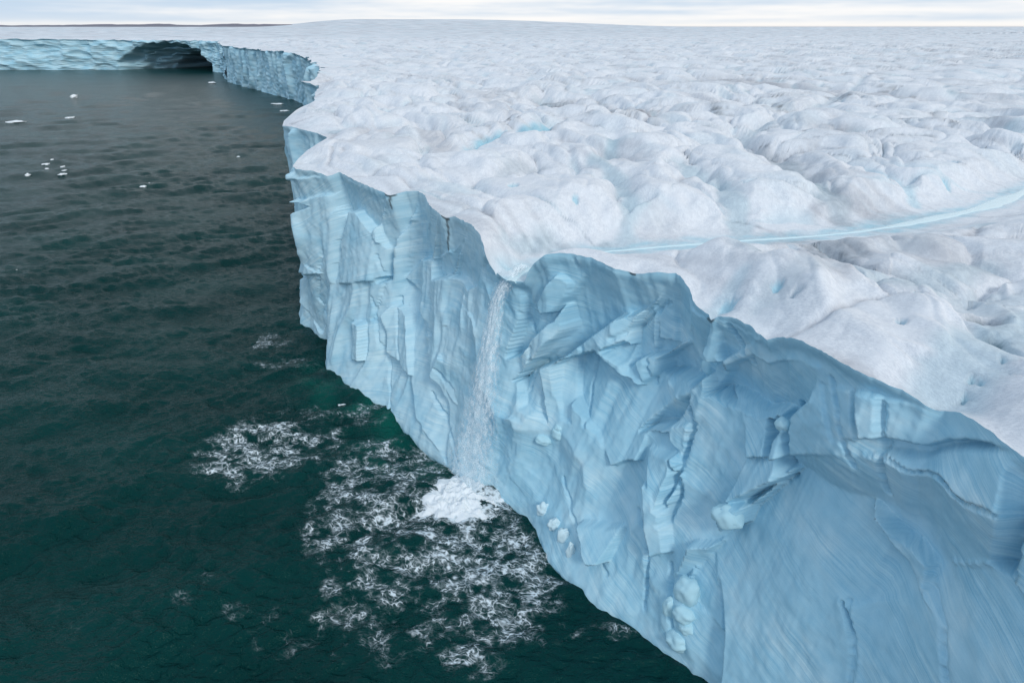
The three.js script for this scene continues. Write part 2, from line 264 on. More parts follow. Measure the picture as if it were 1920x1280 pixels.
// seamless noise on a torus in two of four directions is costly; blend two shifted copies instead
const tile = (f) => (u, v) => { const a = f(u, v), b = f(u - 1, v), c = f(u, v - 1), d = f(u - 1, v - 1), wu = smooth(0.7, 1, u), wv = smooth(0.7, 1, v); return mix(mix(a, b, wu), mix(c, d, wu), wv); };
const strataN = tile((u, v) => { // thin layers with broken, wispy ends
  const bend = n2(u * 2, v * 3) * 0.006;
  const y = v + bend; let s = 0;
  s += n2(u * 1.2, y * 22) * 0.3 + n2(u * 2 + 9, y * 60) * 0.36 + n2b(u * 3.5, y * 140) * 0.34 + n2b(u * 8, y * 280) * 0.22;
  s *= 0.55 + 0.6 * n2(u * 3 + 20, v * 4 + 5); s += fbm(u * 14, v * 14, 4) * 0.28 + n2b(u * 190, v * 190) * 0.12; return s;
});
const strata = texture(1024, 1024, (u, v, o) => { const s = strataN(u, v); o[0] = clamp(228 + s * 48, 0, 255); o[1] = clamp(237 + s * 26, 0, 255); o[2] = clamp(242 + s * 16, 0, 255); });
const strataBump = texture(1024, 1024, (u, v, o) => { o[0] = o[1] = o[2] = clamp(128 + strataN(u, v) * 90, 0, 255); }, false);
const grainN = tile((u, v) => fbm(u * 22, v * 60, 4) * 0.5 + fbm(u * 9 + 4, v * 9, 3) * 0.4 + n2b(u * 240, v * 260) * 0.22 + n2b(u * 110 + 3, v * 120) * 0.2);
const grain = texture(1024, 1024, (u, v, o) => { const s = grainN(u, v); o[0] = clamp(240 + s * 34, 0, 255); o[1] = clamp(241 + s * 31, 0, 255); o[2] = clamp(243 + s * 27, 0, 255); });
const grainBump = texture(1024, 1024, (u, v, o) => { o[0] = o[1] = o[2] = clamp(128 + grainN(u, v) * 95, 0, 255); }, false);
const rippleN = tile((u, v) => fbm(u * 9 + n2(u * 6, v * 6) * 0.4, v * 15, 5) + 0.3 * Math.abs(n2b(u * 26, v * 40)));
const ripple = texture(1024, 1024, (u, v, o) => { o[0] = o[1] = o[2] = clamp(128 + rippleN(u, v) * 120, 0, 255); }, false);

const M = {
  snow: new THREE.MeshStandardMaterial({ vertexColors: true, map: grain, bumpMap: grainBump, bumpScale: 0.05, roughness: 0.82 }),
  ice: new THREE.MeshPhysicalMaterial({ vertexColors: true, map: strata, bumpMap: strataBump, bumpScale: 0.03, roughness: 0.5, ior: 1.31, specularIntensity: 0.5 }),
  sea: new THREE.MeshPhysicalMaterial({ vertexColors: true, color: 0xffffff, roughness: 0.2, ior: 1.17, specularIntensity: 0.9, specularColor: new THREE.Color(0.66, 1, 0.9), bumpMap: ripple, bumpScale: 0.26 }),
  rock: new THREE.MeshStandardMaterial({ color: new THREE.Color(0.17, 0.17, 0.21), roughness: 0.95 }),
  melt: new THREE.MeshPhysicalMaterial({ color: new THREE.Color(0.6, 0.78, 0.84), roughness: 0.12, ior: 1.33, bumpMap: ripple, bumpScale: 0.03 }),
  block: new THREE.MeshPhysicalMaterial({ color: new THREE.Color(0.47, 0.73, 0.82), roughness: 0.5, ior: 1.31, specularIntensity: 0.5 }),
  rubble: new THREE.MeshStandardMaterial({ color: new THREE.Color(0.6, 0.79, 0.86), roughness: 0.8 }),
  white: new THREE.MeshStandardMaterial({ color: new THREE.Color(0.8, 0.85, 0.88), roughness: 0.85 }),
};
const shade = (o) => { o.traverse((c) => { if (c.isMesh) c.castShadow = c.receiveShadow = true; }); return o; };
function add(mesh, name, data, parent = scene) { mesh.name = name; Object.assign(mesh.userData, data); parent.add(mesh); return shade(mesh); }
function gridMesh(cols, rows, pos, uv, col, material, keep) {
  const g = new THREE.BufferGeometry(), idx = [];
  for (let i = 0; i < cols - 1; i++) for (let j = 0; j < rows - 1; j++) {
    const a = i * rows + j, b = a + rows, c = b + 1, d = a + 1; if (keep && !keep(i, j)) continue;
    idx.push(a, b, c, a, c, d);
  }
  g.setAttribute('position', new THREE.BufferAttribute(pos, 3)); g.setAttribute('uv', new THREE.BufferAttribute(uv, 2));
  if (col) g.setAttribute('color', new THREE.BufferAttribute(col, 3));
  g.setIndex(idx); g.computeVertexNormals(); return new THREE.Mesh(g, material);
}

// ------------------------------------------------------------------ glacier: upper surface
const glacier = new THREE.Group(); glacier.name = 'glacier';
glacier.userData = { kind: 'structure', label: 'vast pale glacier with a blue vertical ice front standing in the sea', category: 'glacier' };
scene.add(glacier);
const rimH = new Float64Array(nS);
{
  const rows = 640, half = (nS + 1) / 2, pos = new Float32Array(half * rows * 3), uv = new Float32Array(half * rows * 2), col = new Float32Array(half * rows * 3);
  for (let i = 0; i < nS; i += 2) {
    const s = S[i], n0 = topNu[i]; let n = n0, stepK = 0.0062;
    const far = s > 700 ? 26000 : Math.max(160, 8 * s);
    // spacing grows with distance; solve the growth so that the last row reaches far
    const base = Math.max(0.12, 0.003 * Math.hypot(s, n0)); let lo = 1.0001, hi = 1.2;
    for (let k = 0; k < 40; k++) { const g = (lo + hi) / 2, sum = base * (Math.pow(g, rows - 1) - 1) / (g - 1); if (sum < far) lo = g; else hi = g; }
    let step = base;
    for (let j = 0; j < rows; j++) {
      const x = worldX(s, n), z = worldZ(s, n), h = iceHeight(x, z, s, n, n - n0, topH[i], step), k = (i / 2) * rows + j;
      if (j === 0) rimH[i] = h;
      pos[k * 3] = x; pos[k * 3 + 1] = h; pos[k * 3 + 2] = z; uv[k * 2] = s / 9; uv[k * 2 + 1] = n / 9;
      const r = Math.hypot(x, z), streak = n2(s * 0.06, n * 0.55) * 0.5 + n2(s * 0.02 + 5, n * 0.14) * 0.5;
      let dirt = clamp(cell.dirt * 0.85 + 0.26 * smooth(0.12, 0.75, streak * 0.6 + 0.6 * n2b(s * 0.02, n * 0.025)) * 1.15 + 0.06 * n2(s * 0.9, n * 1.6));
      dirt = clamp(dirt); const bl = clamp(cell.blue + 0.12 * smooth(0.3, 0.8, n2b(s * 0.05 + 31, n * 0.05)));
      let R = mix(0.8, 0.3, dirt), G = mix(0.835, 0.305, dirt), B = mix(0.875, 0.34, dirt);
      const wet = smooth(0.8, 1, cell.dirt) * (0.6 + 0.4 * n2(s * 1.3, n * 2)); R = mix(R, 0.045, wet); G = mix(G, 0.052, wet); B = mix(B, 0.06, wet);
      R = mix(R, 0.34, bl * 0.8); G = mix(G, 0.66, bl * 0.8); B = mix(B, 0.78, bl * 0.8);
      col[k * 3] = R; col[k * 3 + 1] = G; col[k * 3 + 2] = B;
      n += step; step *= lo; if (far < 26000 && j > rows - 14) step *= 1.55;
    }
  }
  const line = new Float64Array(half), acc = new Float64Array(half + 1);
  for (let j = 2; j < rows; j++) for (let pass = 0; pass < 2; pass++) {
    for (let i = 0; i < half; i++) { line[i] = pos[(i * rows + j) * 3 + 1]; acc[i + 1] = acc[i] + line[i]; }
    for (let i = 1; i < half - 1; i++) { const k = (i * rows + j) * 3, gap = Math.hypot(pos[k] - pos[k - 3], pos[k + 2] - pos[k - 1]), ds = Math.max(0.02, S[i * 2 + 2] - S[i * 2]), R = Math.min(40, i, half - 1 - i, Math.floor(0.45 * gap / ds)); if (R > 0 && S[2 * i] > -40) pos[k + 1] = (acc[i + R + 1] - acc[i - R]) / (2 * R + 1); }
  }
  for (let i = 1; i < nS - 1; i += 2) rimH[i] = mix(rimH[i - 1], rimH[i + 1], (S[i] - S[i - 1]) / (S[i + 1] - S[i - 1]));
  const m = gridMesh(half, rows, pos, uv, col, M.snow);
  add(m, 'ice_sheet', { label: 'white hummocky upper surface cut by melt channels' }, glacier);
}

// ------------------------------------------------------------------ the cliff: facets measured on the face, [x, y, d] with d metres out of the plain face
function basePoint(c, t) { // c: column, t: 0 foot .. 1 rim
  const s = mix(S[Math.min(nS - 1, Math.floor(c))], S[Math.min(nS - 1, Math.floor(c) + 1)], c - Math.floor(c));
  const a = look(topNu, c), f = look(footNu, c), h = look(rimH, c), y = -1.5 + t * (h + 1.5), q = clamp(y / h), n = a + (f - a) * Math.pow(1 - q, 1.9);
  return [worldX(s, n), y, worldZ(s, n), s];
}
const facets = [];
function invert(px, py, d) {
  // nearest node of a coarse table, then Newton steps
  let c, t, best = 1e9;
  for (const q of table) { const e = (q[2] - px) ** 2 + (q[3] - py) ** 2; if (e < best) { best = e; c = q[0]; t = q[1]; } }
  const proj = (c, t) => { const p = basePoint(c, t), i = Math.min(nS - 1, Math.round(c)); return toPx(p[0] + outX[i] * d, p[1], p[2] + outZ[i] * d); };
  for (let k = 0; k < 12; k++) {
    const p = proj(c, t), a = proj(c + 1.5, t), b = proj(c, t + 0.004), ax = (a[0] - p[0]) / 1.5, ay = (a[1] - p[1]) / 1.5, bx = (b[0] - p[0]) / 0.004, by = (b[1] - p[1]) / 0.004, det = ax * by - ay * bx;
    if (Math.abs(det) < 1e-9) break; const ex = px - p[0], ey = py - p[1];
    c = clamp(c + clamp((ex * by - ey * bx) / det, -25, 25) * 0.8, 2, nS - 3); t = clamp(t + clamp((ax * ey - ay * ex) / det, -0.1, 0.1) * 0.8, 0.0, 1.0);
  }
  return [look(S, c), t];
}
const table = [];
for (let i = 5; i < nS && S[i] < 135; i += 6) for (let t = 0.02; t <= 1; t += 0.035) { const p = basePoint(i, t), q = toPx(p[0], p[1], p[2]); table.push([i, t, q[0], q[1]]); }
const crops = { a: [900, 450, 3], b: [1280, 400, 3], c: [1280, 853, 3], d: [900, 853, 3], e: [500, 200, 3], f: [500, 550, 3] };
const F = (crop, pts) => facets.push(pts.map(([x, y, d]) => { const [ox, oy, k] = crops[crop]; const [s, t] = invert(ox + x / k, oy + y / k, d * 1.02); return [s, t * 28, d * 1.02]; }));
// right of the fall
F('a', [[560, 640, -3.0], [740, 590, -2.6], [830, 690, -2.0], [930, 810, -1.2], [1075, 700, -1.6], [1080, 890, -0.8], [960, 1040, 0.0], [870, 1250, 0.7], [720, 1280, 0.4], [690, 1120, -0.3], [600, 960, -1.2], [550, 850, -2.1]]);
F('a', [[350, 72, 0], [520, 92, 0], [550, 180, -0.6], [520, 330, -1.4], [450, 440, -2.0], [290, 620, -2.7], [215, 640, -2.4], [270, 420, -1.8], [260, 330, -1.3], [215, 235, -0.8], [250, 180, -0.4]]);
F('a', [[410, 200, 0.1], [500, 250, -0.3], [480, 330, -0.5], [400, 415, -0.6], [330, 425, -0.6], [310, 370, -0.6], [350, 270, -0.1]]);
F('a', [[530, 92, 0], [640, 112, 0], [830, 190, 0], [1000, 182, 0], [1110, 200, 0], [1100, 250, -0.5], [985, 355, -1.5], [930, 395, -2.0], [820, 420, -2.5], [560, 630, -4.2], [560, 460, -3.0], [520, 340, -1.9], [600, 200, -0.9]]);
F('a', [[560, 470, -2.7], [560, 630, -4.0], [480, 660, -3.9], [300, 745, -3.4], [440, 590, -2.6]]);
F('a', [[440, 550, -1.6], [458, 568, -2.0], [435, 610, -2.4], [300, 742, -2.6], [290, 725, -2.2], [350, 650, -1.8]]);
F('a', [[270, 750, -2.0], [380, 700, -1.8], [390, 900, -1.2], [400, 1020, -0.7], [260, 930, -1.0]]);
F('a', [[460, 690, -1.9], [550, 640, -2.2], [545, 830, -1.6], [520, 1030, -0.4], [460, 1000, -0.4], [450, 860, -1.0]]);
F('a', [[740, 605, -1.9], [890, 545, -2.2], [900, 690, -1.2], [830, 690, -1.0]]);
F('a', [[830, 695, -1.0], [900, 690, -1.2], [920, 815, -0.5], [835, 772, -0.6]]);
F('a', [[1000, 350, -1.4], [1110, 225, -0.3], [1180, 275, 0], [1192, 560, -1.3], [1090, 620, -1.7], [960, 640, -1.9], [900, 690, -2.2], [905, 480, -2.2], [940, 390, -1.7]]);
F('a', [[960, 385, -1.1], [990, 380, -1.3], [1000, 600, -1.1], [965, 625, -0.9]]);
F('a', [[1000, 400, -1.5], [1095, 380, -1.2], [1090, 580, -0.7], [1000, 560, -0.9]]);
F('a', [[1190, 382, 0], [1290, 452, 0], [1340, 600, -1.9], [1420, 660, -2.6], [1330, 770, -3.2], [1260, 770, -3.4], [1190, 740, -3.2], [1090, 720, -2.8], [1080, 650, -2.2], [1192, 570, -1.5]]);
F('a', [[1080, 740, -1.6], [1170, 790, -0.7], [1198, 850, -0.4], [1080, 890, -0.1]]);
F('a', [[1080, 893, -0.1], [1198, 855, -0.4], [1200, 960, -2.0], [1150, 1010, -2.4], [965, 1045, -1.6]]);
F('a', [[965, 1046, -0.4], [1050, 1052, -0.2], [1050, 1095, 0.5], [940, 1080, 0.5]]);
F('a', [[1055, 1050, 0.3], [1165, 1050, 0.1], [1160, 1120, -0.2], [1120, 1200, -0.3], [1050, 1130, 0.3]]);
F('a', [[1330, 452, 0], [1500, 520, -0.4], [1590, 560, 0], [1500, 600, -1.0], [1420, 655, -1.6], [1400, 640, -1.7]]);
F('a', [[1330, 690, -1.8], [1440, 660, -1.9], [1395, 820, -2.2], [1440, 930, -1.6], [1330, 850, -1.7]]);
F('a', [[1450, 690, -1.8], [1560, 640, -1.1], [1900, 720, -0.4], [1890, 880, -1.4], [1790, 1000, -3.0], [1740, 940, -2.9], [1510, 870, -3.1], [1395, 820, -3.2]]);
F('a', [[1395, 828, -2.4], [1510, 880, -1.9], [1740, 945, -1.7], [1690, 1010, -0.8], [1490, 965, -0.9], [1440, 915, -1.4]]);
F('a', [[1490, 970, -0.9], [1690, 1015, -0.8], [1665, 1270, 0.5], [1480, 1270, 0.6]]);
F('a', [[1690, 980, -2.2], [1790, 1010, -2.4], [1730, 1080, -2.0], [1690, 1280, -1.2], [1665, 1280, -1.0]]);
F('b', [[780, 950, -0.9], [935, 1005, -0.4], [962, 1280, 0.1], [845, 1280, -0.6]]);
F('b', [[945, 1008, -0.1], [1090, 1040, 0.2], [1102, 1280, 0.4], [968, 1280, 0.5]]);
F('b', [[1096, 1040, -0.2], [1330, 1080, -0.1], [1560, 1122, 0], [1800, 1270, 0], [1870, 1280, 0.3], [1104, 1280, 0.1]]);
F('c', [[980, 0, -0.1], [1110, 22, 0.5], [1430, 130, 1.2], [1560, 270, 1.2], [1780, 360, 1.3], [1830, 80, 0.4], [1900, 0, 0.1]]);
F('c', [[550, 0, -1.4], [980, 0, -0.3], [1110, 22, 0.4], [1430, 130, 1.1], [1560, 270, 1.1], [1780, 360, 1.2], [1740, 600, -0.6], [1450, 590, -1.6], [1100, 245, -2.0], [880, 190, -2.4], [680, 60, -2.2]]);
F('c', [[1830, 90, 0.2], [1915, 0, 0], [1990, 100, -0.5], [1990, 620, -2.5], [1850, 560, -2.8], [1770, 600, -1.0], [1800, 350, 0.6]]);
F('c', [[180, 480, -0.6], [520, 200, -1.8], [680, 60, -2.2], [880, 190, -2.4], [1100, 245, -2.0], [1360, 780, -0.6], [1000, 900, 0.1], [870, 830, 0.2], [985, 1080, 0.7], [985, 1700, 1.0], [190, 1700, 1.4], [225, 1000, 0.8]]);
F('c', [[880, 860, 0.5], [950, 850, 0.2], [1360, 780, -0.6], [1440, 960, 0.0], [1500, 1700, 0.8], [990, 1700, 0.8], [985, 1080, 0.6]]);
F('c', [[1360, 780, -0.5], [1450, 590, -1.6], [1740, 610, -0.6], [1920, 700, -1.2], [2100, 1700, 0.8], [1505, 1700, 0.8], [1445, 960, 0.0]]);
F('c', [[290, 150, 0.2], [350, 20, -0.2], [520, 0, -0.6], [505, 162, 0.7], [300, 300, 1.4], [210, 275, 1.2]]);
F('c', [[505, 162, 0.7], [495, 190, -1.4], [300, 332, -1.0], [215, 285, 1.1]]);
F('c', [[140, 520, 0.5], [180, 480, -0.7], [225, 1000, 0.3], [100, 830, -0.3], [60, 680, -0.4], [130, 580, -0.6]]);
F('c', [[0, 560, 1.4], [155, 518, 0.9], [120, 575, -0.6], [60, 670, -0.9], [0, 640, 0.2]]);
F('d', [[945, -50, 0.3], [1060, 25, 0.9], [1115, 60, 0.5], [1120, 150, 0.6], [1050, 260, 1.0], [1000, 350, 1.0], [930, 180, 1.4]]);
F('d', [[1060, 25, 0.7], [1130, -60, -0.8], [1160, 60, -1.4], [1080, 300, -1.0], [1040, 420, -0.6], [1050, 260, 0.7], [1118, 150, 0.5]]);
F('d', [[905, 150, 1.3], [940, 200, 1.4], [1005, 350, 1.2], [1030, 560, 1.0], [940, 590, 1.2], [900, 260, 1.6]]);
F('d', [[1290, 330, 1.6], [1340, 300, 1.7], [1435, 325, 1.2], [1430, 420, 0.8], [1330, 450, 1.0]]);
F('d', [[1150, 520, 1.2], [1290, 520, 0.7], [1270, 580, -0.4], [1190, 680, -0.6], [1090, 680, 0.3]]);
F('d', [[520, 400, 1.0], [700, 420, 0.4], [800, 400, 0.0], [640, 640, 1.3], [560, 640, 1.5]]);
// left of the fall
F('e', [[410, 362, 0], [480, 420, 0], [590, 457, 0], [680, 497, 0], [655, 640, -1.3], [640, 720, -1.9], [600, 722, -2.0], [520, 680, -1.8], [490, 590, -1.6], [440, 580, -1.3], [430, 440, -0.6]]);
F('e', [[690, 500, 0], [770, 480, 0], [840, 472, 0], [850, 560, -0.4], [830, 650, -1.1], [760, 740, -1.7], [740, 960, -2.2], [670, 980, -2.0], [690, 800, -1.6], [640, 660, -1.2]]);
F('e', [[855, 482, 0], [920, 577, 0], [905, 740, -0.6], [890, 850, -0.9], [780, 960, -1.4], [840, 770, -0.7], [848, 640, -0.3]]);
F('e', [[922, 580, 0], [962, 598, 0], [968, 850, -1.5], [900, 850, -1.2], [908, 740, -0.7]]);
F('e', [[965, 602, 0], [1010, 627, 0], [1060, 612, 0], [1140, 642, 0], [1120, 740, -0.4], [1095, 768, -0.5], [975, 850, -1.5]]);
F('e', [[975, 852, -1.6], [1095, 772, -0.5], [1075, 950, -2.0], [990, 955, -2.1]]);
F('e', [[1098, 772, -0.4], [1145, 650, 0], [1200, 730, 0], [1225, 860, 0], [1200, 1000, -0.9], [1165, 1020, -1.3], [1078, 945, -1.6]]);
F('e', [[595, 728, -0.4], [680, 800, -0.9], [665, 960, -0.8], [560, 985, 0.3]]);
F('e', [[450, 590, 0.4], [490, 590, 0.2], [600, 725, -0.4], [570, 985, 0.4], [400, 1000, 0.6], [410, 760, 0.7]]);
F('e', [[240, 365, 0], [330, 400, 0], [400, 365, 0], [410, 480, -0.8], [330, 600, -1.6], [280, 700, -1.2], [250, 560, -1.0]]);
F('e', [[140, 375, 0], [240, 372, 0], [245, 560, -0.5], [180, 480, 0.8], [145, 420, 0.9]]);
F('e', [[740, 1060, -0.6], [800, 965, -1.5], [880, 1020, -1.6], [950, 1280, -1.0], [760, 1280, -0.3]]);
F('e', [[620, 1172, 0.2], [690, 1115, -0.2], [760, 1175, 0.6], [765, 1280, 0.8], [700, 1280, 0.9]]);
F('e', [[335, 640, -0.2], [390, 560, 0.4], [400, 640, 0.7], [360, 1000, 0.9], [330, 900, 0.4]]);
F('e', [[215, 720, 0.9], [265, 690, 0.3], [300, 940, 0.3], [215, 920, 1.5]]);
F('e', [[215, 925, 1.2], [300, 945, -0.3], [335, 1010, -0.6], [330, 1270, -0.9], [200, 1100, 0.4]]);
F('f', [[790, 60, -0.5], [900, 170, -1.2], [960, 330, -1.5], [1050, 600, -1.3], [1045, 700, -1.2], [1030, 950, -0.6], [930, 850, 0.1], [830, 700, 0.3], [800, 500, 0.0]]);
F('f', [[620, 140, 0.4], [690, 70, 0.0], [770, 130, 0.9], [790, 470, 0.4], [660, 340, 0.5]]);
F('f', [[985, 400, -0.5], [1060, 540, -0.6], [1045, 632, -0.2], [1010, 560, -0.2]]);
F('f', [[470, 160, 0.4], [505, 180, 0.8], [500, 390, 0.9], [470, 380, 0.1]]);

for (const f of facets) { f.x0 = Math.min(...f.map((p) => p[0])); f.x1 = Math.max(...f.map((p) => p[0])); f.y0 = Math.min(...f.map((p) => p[1])); f.y1 = Math.max(...f.map((p) => p[1])); }
function inside(f, x, y) { let c = false; for (let i = 0, j = f.length - 1; i < f.length; j = i++) { const a = f[i], b = f[j]; if ((a[1] > y) !== (b[1] > y) && x < (b[0] - a[0]) * (y - a[1]) / (b[1] - a[1]) + a[0]) c = !c; } return c; }
function meanValue(f, x, y) {
  const n = f.length; let W = 0, D = 0; const r = [], ux = [], uy = [];
  for (let i = 0; i < n; i++) { const dx = f[i][0] - x, dy = f[i][1] - y, l = Math.hypot(dx, dy); if (l < 1e-6) return f[i][2]; r.push(l); ux.push(dx); uy.push(dy); }
  const tan = (i, j) => { const cr = ux[i] * uy[j] - uy[i] * ux[j], dt = ux[i] * ux[j] + uy[i] * uy[j]; return (r[i] * r[j] - dt) / (Math.abs(cr) < 1e-9 ? 1e-9 * (cr < 0 ? -1 : 1) : cr); };
  for (let i = 0; i < n; i++) { const w = (tan((i + n - 1) % n, i) + tan(i, (i + 1) % n)) / r[i]; W += w; D += w * f[i][2]; }
  return D / W;
}

const lines = (list) => list.map(([w, d, pts]) => { const q = pts.map(([x, y]) => { const [a, t] = invert(x, y, 0); return [a, t * 28]; }); const xs = q.map((v) => v[0]), ys = q.map((v) => v[1]); return { w, d, q, x0: Math.min(...xs) - w, x1: Math.max(...xs) + w, y0: Math.min(...ys) - w, y1: Math.max(...ys) + w }; });
function segs(c, x, y) { let b = 9; for (let k = 0; k < c.q.length - 1; k++) { const [ax, ay] = c.q[k], ex = c.q[k + 1][0] - ax, ey = c.q[k + 1][1] - ay, t = clamp(((x - ax) * ex + (y - ay) * ey) / (ex * ex + ey * ey + 1e-9)); b = Math.min(b, Math.hypot(x - ax - ex * t, y - ay - ey * t)); } return b; }
const cracks = lines([[0.22, 0.45, [[1652, 760], [1650, 845], [1648, 932]]], [0.2, 0.4, [[1543, 718], [1560, 770], [1572, 830], [1590, 880]]], [0.2, 0.35, [[1738, 1113], [1765, 1170], [1782, 1280]]], [0.2, 0.35, [[1590, 1130], [1612, 1210], [1608, 1280]]],
  [0.2, 0.4, [[1135, 640], [1200, 600], [1235, 572]]], [0.18, 0.4, [[1198, 640], [1205, 700], [1210, 725]]], [0.2, 0.5, [[1362, 610], [1375, 650], [1390, 690]]], [0.3, 0.9, [[1282, 760], [1290, 800], [1276, 870], [1272, 930], [1256, 975]]], [0.3, 0.8, [[1470, 775], [1464, 840], [1455, 905], [1400, 940]]],
  [0.2, 0.4, [[740, 830], [700, 640], [690, 560]]], [0.2, 0.4, [[735, 560], [748, 640], [752, 700]]], [0.3, 0.6, [[550, 321], [566, 322], [581, 324]]], [0.2, 0.5, [[605, 470], [590, 560], [612, 620]]], [0.25, 0.5, [[862, 870], [830, 800], [800, 740]]], [0.2, 0.4, [[700, 480], [712, 530], [690, 600]]],
  [0.18, 0.35, [[960, 590], [985, 660], [975, 740]]], [0.2, 0.4, [[1082, 640], [1083, 740], [1090, 800]]], [0.18, 0.35, [[1050, 900], [1080, 1000], [1130, 1080]]], [0.22, 0.5, [[1190, 960], [1215, 1010], [1210, 1090], [1205, 1140]]], [0.22, 0.5, [[1258, 1060], [1262, 1130], [1268, 1190]]]]);
const stains = lines([[0.16, 0, [[838, 411], [833, 440], [826, 476]]], [0.22, 0, [[829, 405], [842, 411]]], [0.16, 0, [[731, 369], [728, 392]]], [0.2, 0, [[722, 364], [739, 366]]], [0.2, 0, [[1183, 512], [1190, 514]]], [0.2, 0, [[1328, 598], [1336, 601]]]]);

function cliffSection(i0, i1, rows, name, label, relief) {
  const cols = i1 - i0 + 1, d = new Float32Array(cols * rows);
  for (let i = 0; i < cols; i++) for (let j = 0; j < rows; j++) {
    const s = S[i0 + i], t = j / (rows - 1); d[i * rows + j] = relief(s, t, i0 + i);
  }
  const blur = () => { const o = d.slice(); for (let i = 1; i < cols - 1; i++) for (let j = 1; j < rows - 1; j++) { const k = i * rows + j; d[k] = (4 * o[k] + 2 * (o[k - 1] + o[k + 1] + o[k - rows] + o[k + rows]) + o[k - rows - 1] + o[k - rows + 1] + o[k + rows - 1] + o[k + rows + 1]) / 16; } };
  blur();
  const pos = new Float32Array(cols * rows * 3), uv = new Float32Array(cols * rows * 2), col = new Float32Array(cols * rows * 3);
  for (let i = 0; i < cols; i++) for (let j = 0; j < rows; j++) {
    const c = i0 + i, t = j / (rows - 1), p = basePoint(Math.min(c, nS - 1.001), t), k = i * rows + j, s = S[c], e = d[k] * smooth(1, 0.955, t);
    pos[k * 3] = p[0] + outX[c] * e; pos[k * 3 + 1] = p[1]; pos[k * 3 + 2] = p[2] + outZ[c] * e;
    const fold = s < 200 ? (0.34 * Math.min(s, 38) + (s > 38 ? 0.34 * (s - 38) - 0.0085 * (s - 38) ** 2 : 0)) : s * 0.05;
    uv[k * 2] = s / 22; uv[k * 2 + 1] = (p[1] - (s < 130 ? fold : 0) ) / 14;
    const v = fbm(s * 0.09, p[1] * 0.13, 3, n2b) * 0.9 + (s < 200 ? mix(-0.3, 0.35, smooth(38, 66, s + 6 * n2(s * 0.07, p[1] * 0.1))) : 0.1), w = smooth(-0.5, 0.6, v + 0.25 * n2(s * 0.5, p[1] * 0.35));  // random ice tone, plus lighter left and darker right painted in for uneven light
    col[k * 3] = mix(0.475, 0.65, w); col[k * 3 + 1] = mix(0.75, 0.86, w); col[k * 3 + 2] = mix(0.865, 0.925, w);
    for (const c of stains) { if (s < c.x0 || s > c.x1 || t * 28 < c.y0 || t * 28 > c.y1) continue; const q = (1 - smooth(c.w * 0.4, c.w, segs(c, s, t * 28))) * 0.8; for (let a = 0; a < 3; a++) col[k * 3 + a] = mix(col[k * 3 + a], 0.07, q); }
  }
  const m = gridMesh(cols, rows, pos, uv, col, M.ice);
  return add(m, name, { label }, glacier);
}
const iA = Math.floor(colAt(165)), iB = Math.floor(colAt(700)), iC = Math.floor(colAt(1500));
const nearRelief = (s, t) => {
  const y = t * 28; let d = null;
  for (let k = facets.length - 1; k >= 0 && d === null; k--) { const f = facets[k]; if (s < f.x0 || s > f.x1 || y < f.y0 || y > f.y1 || !inside(f, s, y)) continue; d = meanValue(f, s, y); }
  const wx = n2(s * 0.12, y * 0.1) * 1.2, wy = n2(s * 0.1 + 40, y * 0.12) * 1.2;
  const left = smooth(52, 62, s), own = d !== null;
  // loose fractured relief: tall prisms on the left, blocks on the right
  const prisms = (chips((s + wx) / 3.4, (y + wy) / 12, 31, 1.1) - 0.45) * 1.5 + (chips((s + wx) / 1.5 + 9, (y + wy) / 5, 37, 1) - 0.4) * 0.4;
  const blocks = (chips((s + wx - y * 0.25) / 5.2, (y + wy) / 6, 41, 1.0) - 0.45) * 1.3 + (chips((s + wx) / 1.9 + 5, (y - wy) / 2.2, 47, 1) - 0.4) * 0.35;
  const foot = smooth(7, 2, y), rough = mix(blocks, prisms, left) * mix(1, 0.35, foot);
  let e = own ? d + rough * 0.16 : rough * mix(0.75, 0.9, left) - 0.5 * smooth(0.5, 0.85, t) * (1 - left);
  e += n2(s * 0.5, y * 0.4) * 0.07 + n2(s * 1.4, y * 1.1) * 0.03;
  for (const c of cracks) { if (s < c.x0 || s > c.x1 || y < c.y0 || y > c.y1) continue; e -= c.d * (1 - smooth(c.w * 0.35, c.w, segs(c, s + 0.12 * n2(s * 2, y * 2), y))); }
  // wave-cut notch and rounded ice foot
  e -= 0.35 * smooth(2.2, 0.9, y);
  return e;
};
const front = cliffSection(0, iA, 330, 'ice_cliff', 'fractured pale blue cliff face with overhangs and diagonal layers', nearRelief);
const farRelief = (s, t) => {
  const y = t * 31, w = n2(s * 0.03, y * 0.03) * 6;
  return (chips((s + w + y * 0.35) / 9, y / 26, 61, 1.1) - 0.45) * 3.4 + (chips((s + w + y * 0.4) / 3.6, y / 12, 67, 1) - 0.4) * 1.6 + (chips((s + y * 0.3) / 1.8, y / 5, 68, 1) - 0.4) * 0.7 + n2(s * 0.3, y * 0.3) * 0.4;
};
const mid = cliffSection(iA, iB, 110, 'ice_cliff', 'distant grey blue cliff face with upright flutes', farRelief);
const caveX = (x) => x;
